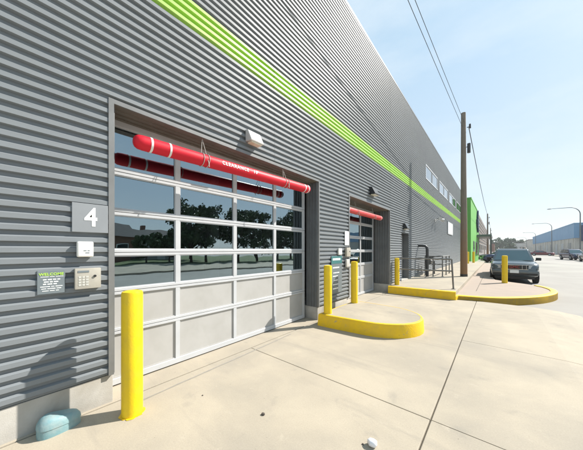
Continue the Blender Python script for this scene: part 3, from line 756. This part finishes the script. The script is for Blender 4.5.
        for yy in (.32, 1.19):
            b = B(); box(b, s * W2 * .992 - .004, s * W2 * .992 + .008, yy - .004, yy + .004, zb + .12, belt - .08); obj('door_gap', b, 'black', t, False, False)
            b = B(); box(b, s * W2 - .01, s * W2 + .03, yy - .22, yy - .06, belt - .17, belt - .14, .008, 2); obj('door_handle', b, pm, t, False, False)
        mb = B(); box(mb, s * (W2 + .07) - .10, s * (W2 + .07) + .10, -.80, -.68, belt + .02, belt + .17, .03, 3); tube(mb, [(s * (W2 - .05), -.7, belt + .02), (s * (W2 + .06), -.72, belt + .07)], .025, 8); obj('wing_mirror', mb, 'black', t, True, False)
        b = B(); hz_ = hood - .19
        vs = [(s * .50, -Lh + .045, hz_ + .06), (s * .50, -Lh + .03, hz_ - .07), (s * .80, -Lh + .13, hz_ - .07), (s * .855, -Lh + .30, hz_ - .03), (s * .835, -Lh + .27, hz_ + .07)]
        a_ = [b.verts.new((p[0] * 1.01, p[1] - .075, p[2] * 1.0 + (.012 if p[2] > hz_ else -.02))) for p in vs]; c_ = [b.verts.new((p[0] * .9, p[1] + .12, p[2])) for p in vs]
        b.faces.new(a_)
        for i in range(5): b.faces.new((a_[i], a_[(i + 1) % 5], c_[(i + 1) % 5], c_[i]))
        bmesh.ops.recalc_face_normals(b, faces=list(b.faces)); obj('headlight', b, 'headlight', t, False, False)
        b = B(); tube(b, [(s * .62, -Lh - .005, zb + .22), (s * .62, -Lh + .1, zb + .22)], .05, 14); obj('fog_light', b, 'headlight', t, True, False)
        b = B(); box(b, s * .80 - .06, s * .80 + .06, Lh - .10, Lh - .02, belt - .35, belt - .02, .015, 2); obj('tail_lamp', b, 'lamp_red', t, True, False)
        for ay in (ax0, ax1):
            w = thing('x', (s * .80, ay, wr), '', ''); bpy.data.objects.remove(w)
            b = B(); q = [(.0, wr * .62), (.0, wr * .9), (.02, wr), (.20, wr), (.22, wr * .9), (.22, wr * .62)]
            n = 28; rr_ = [[b.verts.new((s * (.70 + a), ay + math.cos(2 * math.pi * k / n) * r_, wr + math.sin(2 * math.pi * k / n) * r_)) for k in range(n)] for a, r_ in q]
            for r0, r1 in zip(rr_, rr_[1:] + rr_[:1]):
                for k in range(n): b.faces.new((r0[k], r0[(k + 1) % n], r1[(k + 1) % n], r1[k]))
            wh = obj('wheel', b, 'tyre', t, True, False)
            b = B(); tube(b, [(s * .72, ay, wr), (s * .895, ay, wr)], wr * .63, 24)
            tube(b, [(s * .895, ay, wr), (s * .91, ay, wr)], .06, 12)
            for k in range(5):
                a = 2 * math.pi * k / 5; tube(b, [(s * .90, ay, wr), (s * .90, ay + math.cos(a) * wr * .6, wr + math.sin(a) * wr * .6)], [.035, .045], 6)
            obj('rim', b, 'rim', wh, False, False)
    # front: grille, bumper, plate
    b = B(); box(b, -.47, .47, -Lh - .014, -Lh + .06, hood - .335, hood - .12, .02, 2); gr = obj('grille', b, 'black', t, True, False)
    b = B()
    for zz in (hood - .345, hood - .13): box(b, -.49, .49, -Lh - .022, -Lh + .05, zz, zz + .02)
    for k in (0, 1, 5, 6): box(b, -.45 + k * .145, -.44 + k * .145, -Lh - .018, -Lh + .04, hood - .325, hood - .13)
    obj('grille_trim', b, 'chrome', gr, False, False)
    if badge:
        tb = text_bm(badge, .165, .004, .003, spacing=1.1); b = B()
        merge(b, tb, Matrix.Translation((0, -Lh - .024, hood - .225)) @ Matrix(((1, 0, 0, 0), (0, 0, -1, 0), (0, 1, 0, 0), (0, 0, 0, 1))))
        obj('badge', b, 'lamp_red', gr, False, False)
    b = B(); box(b, -.84, .84, -Lh - .05, -Lh + .12, zb + .12, zb + .36, .04, 3); bu = obj('front_bumper', b, pm, t, True, False)
    b = B(); box(b, -.80, .80, -Lh - .053, -Lh, zb + .125, zb + .215); obj('air_intake', b, 'black', bu, False, False)
    b = B(); box(b, -.16, .16, -Lh - .064, -Lh - .05, zb + .21, zb + .355, .004, 1); obj('number_plate', b, 'white_print', bu, False, False)
    b = B(); box(b, -.84, .84, Lh - .12, Lh + .05, zb + .12, zb + .34, .04, 3); obj('rear_bumper', b, pm, t, True, False)
    b = B(); box(b, -.72, .72, -Lh + .15, Lh - .15, zb - .08, zb + .06); obj('underbody', b, 'black', t, False, False)
    if suv and rack:
        for s in (-1, 1):
            b = B(); tube(b, [(s * .57, .0, top), (s * .57, .08, top + .06), (s * .57, 1.5, top + .06), (s * .57, 1.58, top)], .016, 8); obj('roof_rail', b, 'black', t, True, False)
    t.location = (x, y, z); t.rotation_euler = (0, 0, rz)
    return t
make_car('blue-grey car parked facing the camera behind a yellow post', 'car', 3.66, 18.35, -.1, R(0), 'p_silver', suv=True, badge='GMC')
make_car('navy car parked nose to the green building behind the blue-grey car', 'car', 3.7, 40.5, -.1, R(-70), 'p_navy')
make_car('maroon car parked beyond the navy car near the green building', 'car', 3.2, 52, -.1, R(-75), 'p_maroon', suv=False)
make_car('dark navy car at the right kerb, leftmost of the two before the blue building', 'car', 12.35, 58.5, -.1, R(12), 'p_navy')
make_car('dark grey car at the right edge of the picture by the lamp post', 'car', 13.0, 51.0, -.1, R(5), 'p_dark', suv=False)
make_car('small maroon car far down the street before the grey block wall', 'car', 12.2, 92, -.1, R(80), 'p_maroon', suv=False)
make_car('distant white car at the far end of the street', 'car', 8.0, 170, -.1, R(0), 'p_white')
make_car('distant grey car behind the white one at the far end of the street', 'car', 5.0, 150, -.1, R(180), 'p_grey')

# ---------------------------------------------------------------- street lamps
lamp = thing('street_lamp', (0, 0, 0), 'nearest tall grey street lamp with a long arm over the street', 'street lamp', 'street lamps along the right kerb')
b = B(); H = 9.4; A_ = 3.6; rC = 1.3
pts = [(0, 0, 0), (0, 0, H - rC)] + [(-rC + rC * math.cos(a), 0, H - rC + rC * math.sin(a)) for a in [math.pi / 2 * k / 7 for k in range(1, 8)]] + [(-A_, 0, H + .02)]
rad = [.10, .075] + [.07 - .002 * k for k in range(7)] + [.04]
tube(b, pts, rad, 10); obj('pole', b, 'lamp_pole', lamp, True)
b = B(); tube(b, [(0, 0, 0), (0, 0, .5)], [.17, .13], 12); obj('base', b, 'lamp_pole', lamp, True)
b = B(); sphere(b, (-A_ - .25, 0, H), .36, 1, .42, .22, 2); obj('lamp_head', b, 'lamp_pole', lamp, True)
lamp.location = (14.6, 67.4, -.1)
for (x, y, lb) in ((15.3, 103, 'second street lamp along the right kerb, before the blue building'), (16.5, 155, 'third street lamp along the right kerb, at the far end of the blue building'), (17.5, 215, 'farthest and faintest street lamp down the street')):
    c = copy_tree(lamp); c.location = (x, y, -.1); c['label'] = lb

# ---------------------------------------------------------------- other buildings
t = thing('green_building', (0, 33, 0), 'bright green rendered building front beyond the grey building', 'building')
b = B(); box(b, -10, .85, 33.05, 48, -.1, 7.15); obj('wall', b, 'green_wall', t)
b = B(); box(b, -10, .9, 33.02, 48.03, 7.152, 7.3); obj('parapet', b, 'green_wall', t)
for (y0, y1, z0, z1) in ((36.5, 38.6, .1, 2.6), (41, 44.5, .9, 2.6)):
    b = B(); box(b, .8, .88, y0, y1, z0, z1); w = obj('window', b, 'metal_dark', t)
    b = B(); box(b, .88, .885, y0 + .12, y1 - .12, z0 + .12, z1 - .12); obj('pane', b, 'win_glass', w)
t = thing('wall_emblem', (.88, 43.6, 5.9), 'dark leaf-shaped emblem high on the green building', 'sign')
def leafpoly(y, z, s, a):
    out = []
    for k in range(14):
        q = 2 * math.pi * k / 14; u = math.cos(q) * s; v = math.sin(q) * s * .45 * (1 - .4 * math.cos(q))
        out.append((y + u * math.cos(a) - v * math.sin(a), z + u * math.sin(a) + v * math.cos(a)))
    return out
for (y, z, s, a) in ((43.4, 6.2, 1.0, 1.2), (44.6, 5.5, .9, .6), (42.6, 5.2, .8, 2.4), (43.9, 4.5, .8, -.6)):
    b = B(); p = leafpoly(y, z, s, a); a_ = [b.verts.new((1.06, q[0], q[1])) for q in p]; c_ = [b.verts.new((.85, q[0], q[1])) for q in p]
    b.faces.new(a_); b.faces.new(list(reversed(c_)))
    for k in range(14): b.faces.new((a_[k], a_[(k + 1) % 14], c_[(k + 1) % 14], c_[k]))
    obj('leaf', b, 'navy', t)
t = thing('brown_building', (0, 49, 0), 'long grey-brown clad building behind the green one', 'building')
b = B(); box(b, -12, .80, 48.3, 92, -.1, 7.3); obj('wall', b, 'brown_wall', t)
b = B()
for k in range(7): box(b, .8, .84, 48.3, 92, 2.9 + k * .62, 3.0 + k * .62)
obj('cladding_rail', b, 'metal_dark', t)
for k in range(6):
    b = B(); y0 = 51 + k * 6.6; box(b, .78, .83, y0, y0 + 3.2, .2, 2.6); w = obj('window', b, 'white_frame', t)
    b = B(); box(b, .83, .836, y0 + .15, y0 + 3.05, .35, 2.45); obj('pane', b, 'win_glass', w)
t = thing('canopy', (.85, 46, 0), 'dark flat canopy on posts over the pavement by the green building', 'canopy')
b = B(); box(b, .86, 2.5, 43, 52, 3.35, 3.65, .03); obj('roof', b, 'metal_dark', t)
for yy in (43.2, 51.8):
    b = B(); box(b, 2.30, 2.42, yy - .06, yy + .06, -.1, 3.35); obj('post', b, 'metal_dark', t)
t = thing('pale_building', (0, 95, 0), 'pale low building at the far left end of the street', 'building')
b = B(); box(b, -14, 1.2, 100, 150, -.1, 5.2); obj('wall', b, 'pale_wall', t)
b = B(); box(b, -14.1, 1.35, 99.9, 150.1, 5.202, 5.45); obj('roof', b, 'roof_dark', t)
for k in range(5):
    b = B(); box(b, 1.18, 1.24, 103 + k * 9, 107 + k * 9, 1.0, 3.2); obj('window', b, 'win_glass', t)

t = thing('blue_building', (20, 104, 0), 'long blue clad warehouse over a grey block wall across the street', 'building')
b = B(); box(b, 20.6, 60, 108.5, 215, -.1, 4.95)
obj('block_wall', b, 'block_wall', t)
b = B(); box(b, 20.45, 60, 108.3, 215.2, 4.952, 9.15)
obj('upper_wall', b, 'blue_wall', t)
b = B()
for k in range(70): box(b, 20.42, 20.45, 108.5 + k * 1.52, 108.62 + k * 1.52, 4.97, 9.1)
obj('cladding_rib', b, 'blue_wall', t)
b = B(); box(b, 20.35, 60, 108.2, 215.3, 9.152, 9.4); obj('roof_edge', b, 'blue_wall', t)
b = B(); box(b, 21.8, 34, 107.6, 108.28, 4.0, 8.6); obj('end_panel', b, 'navy', t)  # dark navy panel laid over the near end wall
for k in range(9):
    b = B(); y0 = 113 + k * 11; box(b, 20.54, 20.62, y0, y0 + 4.2, -.05, 3.6); obj('loading_door', b, 'pale_wall' if k % 3 else 'trim', t)
for k in range(18):
    b = B(); box(b, 20.5, 20.62, 110 + k * 5.9, 110.35 + k * 5.9, -.1, 4.93); obj('pilaster', b, 'block_wall', t)
for (x0, x1, y0, h_, m_, lb) in ((14, 34, 262, 6.5, 'pale_wall', 'pale warehouse closing the far right end of the street'), (20, 45, 232, 8.2, 'block_wall', 'grey warehouse just past the blue building'), (-14, 2, 215, 5.5, 'brick', 'far brick building at the left end of the street')):
    t = thing('warehouse', ((x0 + x1) / 2, y0, -.1), lb, 'building')
    b = B(); box(b, x0, x1, y0, y0 + 22, -.1, h_); obj('wall', b, m_, t)
    b = B(); box(b, x0 - .2, x1 + .2, y0 - .2, y0 + 22.2, h_ + .002, h_ + .3); obj('roof', b, 'roof_dark', t)
    for k in range(3):
        b = B(); q = x0 + (x1 - x0) * (.15 + .28 * k); box(b, q, q + (x1 - x0) * .16, y0 - .06, y0 + .02, 1, 3.6); obj('window', b, 'win_glass', t)

# houses across the street (seen mirrored in the door glass)
def house(x, y, w, d, h_, m_, label):
    t = thing('house', (x, y, -.1), label, 'house', 'houses across the street')
    b = B(); box(b, x, x + d, y, y + w, -.1, h_); obj('wall', b, m_, t)
    b = B(); ov = .35; zr = h_ + 1.9
    a_ = [b.verts.new(p) for p in ((x - ov, y - ov, h_), (x + d + ov, y - ov, h_), (x + d / 2, y - ov, zr), (x - ov, y + w + ov, h_), (x + d + ov, y + w + ov, h_), (x + d / 2, y + w + ov, zr))]
    for f in ((0, 1, 2), (3, 5, 4), (0, 2, 5, 3), (1, 4, 5, 2), (0, 3, 4, 1)): b.faces.new([a_[i] for i in f])
    rf = obj('roof', b, 'roof_dark', t)
    b = B(); box(b, x + d * .6, x + d * .6 + .5, y + w * .25, y + w * .25 + .5, h_ + .6, zr + .7); obj('chimney', b, 'brick', rf)
    for k in range(2):
        b = B(); yy = y + w * (.18 + .45 * k); box(b, x - .05, x + .02, yy, yy + 1.1, 1.2, 2.5); wd = obj('window', b, 'white', t)
        b = B(); box(b, x - .056, x - .05, yy + .08, yy + 1.02, 1.28, 2.42); obj('pane', b, 'win_glass', wd)
    b = B(); box(b, x - .05, x + .02, y + w * .44, y + w * .44 + .95, 0, 2.1); obj('door', b, 'white', t)
house(31, 5.2, 5.0, 7, 3.4, 'brick', 'brick house across the street mirrored at the left of the door glass')
house(32, 11.6, 4.6, 7, 2.9, 'pale_wall', 'pale house beside the brick house across the street')
house(40, -4, 7, 8, 3.6, 'brick', 'far brick house across the street behind the camera')

# ---------------------------------------------------------------- trees
def tree(x, y, h_, cr, label, n=900, leaf='leaf', ls=.22, group='trees across the street', low=.2):
    rnd = random.Random(int(x * 31 + y * 17))
    t = thing('tree', (x, y, -.1), label, 'tree', group)
    b = B(); ht = h_ * low
    tube(b, [(x, y, -.1), (x + .05, y, ht * .5), (x, y + .06, ht)], [h_ * .03, h_ * .023, h_ * .016], 9)
    tips = []
    for k in range(11):
        a = 2 * math.pi * k / 11 + rnd.uniform(-.4, .4); r_ = cr * rnd.uniform(.45, .8); zt = h_ * rnd.uniform(low + .1, .88)
        z0 = ht * rnd.uniform(.75, 1)
        tube(b, [(x, y, z0), (x + math.cos(a) * r_ * .5, y + math.sin(a) * r_ * .5, (z0 + zt) / 2 - .1), (x + math.cos(a) * r_, y + math.sin(a) * r_, zt)], [h_ * .012, h_ * .008, h_ * .003], 6)
        tips.append(Vector((x + math.cos(a) * r_, y + math.sin(a) * r_, zt)))
    tube(b, [(x, y, ht), (x + .1, y - .1, h_ * .9)], [h_ * .014, h_ * .003], 6); tips.append(Vector((x, y, h_ * .9)))
    obj('trunk', b, 'bark', t, True)
    b = B(); clumps = []
    for tp in tips:
        for k in range(4):
            clumps.append((tp + Vector((rnd.gauss(0, cr * .22), rnd.gauss(0, cr * .22), rnd.gauss(0, h_ * .06))), cr * rnd.uniform(.18, .34)))
    for k in range(n):
        c, r_ = rnd.choice(clumps); d = Vector((rnd.gauss(0, 1), rnd.gauss(0, 1), rnd.gauss(0, .8))); d = d.normalized() * r_ * rnd.random() ** .5
        p = c + d; q = Vector((rnd.gauss(0, 1), rnd.gauss(0, 1), rnd.gauss(0, 1))).normalized(); u = q.orthogonal().normalized(); v = q.cross(u); s = ls * rnd.uniform(.6, 1.3)
        quad(b, p - u * s, p + v * s * .55, p + u * s, p - v * s * .55)
    obj('crown', b, leaf, t, fixn=False)
spots = [(25, 14.6, 6.6, 2.5, 'rounded tree across the street beside the pale house'), (27, 17.6, 7.4, 2.6, 'tall tree across the street right of the pale house'), (26, 22.4, 7.2, 2.7, 'broad tree in the middle of the row across the street'),
         (27, 26.8, 8.2, 3.0, 'tallest tree of the row across the street'), (26, 31.5, 7.6, 2.9, 'dense tree right of the tallest one across the street'), (27, 36.5, 8.6, 3.0, 'tree near the right end of the row across the street'), (27, 42, 8.6, 3.2, 'tree at the right end of the row across the street'),
         (24, 9.4, 3.2, 1.4, 'small bushy tree in front of the brick house across the street'), (25, 12.2, 3.8, 1.4, 'small tree in front of the pale house across the street'), (36, 20, 9, 3.5, 'tree standing behind the row across the street')]
for (x, y, h_, cr, lb) in spots: tree(x, y, h_, cr, lb, 6500, 'leaf', .20)
far = [(-1, 272, 8.4, 5.0, 'leftmost far tree at the end of the street'), (4, 280, 10.5, 5.5, 'tall far tree second from the left at the end of the street'), (9.5, 290, 11.8, 6, 'tallest far tree at the end of the street'),
       (15, 285, 10.4, 5.5, 'far tree right of the tallest at the end of the street'), (20, 300, 9, 5.0, 'rightmost far tree at the end of the street'), (11, 250, 6.5, 3.5, 'lower far tree standing nearer at the end of the street')]
for (x, y, h_, cr, lb) in far: tree(x, y, h_, cr, lb, 1300, 'leaf_far', .8, 'far trees closing the street', .15)
# low fence and lawn across the street
b = B(); box(b, 22, 60, -30, 60, -.1, -.02); struct('lawn', b, 'grass', 'grass verge in front of the houses across the street', 'lawn')
b = B(); box(b, 14.2, 22, -40, 104, -.1, .02); struct('far_pavement', b, 'concrete', 'concrete pavement along the opposite side of the street', 'pavement')

# ---------------------------------------------------------------- small things on the ground
b = B(); sphere(b, (2.25, 1.87, .028), .04, 1.0, .8, .75, 2)
for v in b.verts: v.co += Vector((random.uniform(-.005, .005), random.uniform(-.005, .005), random.uniform(-.004, .004)))
tag(obj('litter', b, 'paper', None, True), 'small crumpled white scrap on the driveway near the bottom edge', 'litter')
for i, (x, y, s, lb) in enumerate(((1.33, 1.56, .018, 'dark pebble alone in the middle of the near driveway slab'), (.62, 1.35, .008, 'tiny dark pebble on the slab right of the nearest post'), (2.19, 1.835, .009, 'dark pebble just left of the white scrap'), (2.46, 1.95, .009, 'reddish dark pebble in the long driveway joint'))):
    b = B(); sphere(b, (x, y, s * .5), s, 1.2, .9, .6, 1); tag(obj('pebble', b, 'stone', None, True), lb, 'pebble', 'pebbles on the driveway')
b = B(); pv = None
for k in range(26):
    y = .75 + k * .105; x = .225 - .004 * k + random.uniform(-.004, .004); w = .009 + .004 * random.random()
    cur = (b.verts.new((x - w, y, .0025)), b.verts.new((x + w, y, .0025)))
    if pv: b.faces.new((pv[0], pv[1], cur[1], cur[0]))
    pv = cur
struct('scrape_mark', b, 'scrape', 'faint grey scrape on the slab running along the wide door', 'mark')

# ---------------------------------------------------------------- haze
hz = bpy.data.materials.new('haze_air'); hz.use_nodes = True; hn = hz.node_tree.nodes; hn.clear()
ho = hn.new('ShaderNodeOutputMaterial'); hv = hn.new('ShaderNodeVolumePrincipled')
hv.inputs['Color'].default_value = (0.93, 0.96, 1.0, 1); hv.inputs['Density'].default_value = 0.00045; hv.inputs['Anisotropy'].default_value = 0.2
hz.node_tree.links.new(hv.outputs['Volume'], ho.inputs['Volume'])
b = B(); box(b, -610, 910, -510, 1510, -1.1, 16)
h_o = obj('haze', b, hz); tag(h_o, 'thin pale summer haze filling the street', 'haze', kind='stuff')
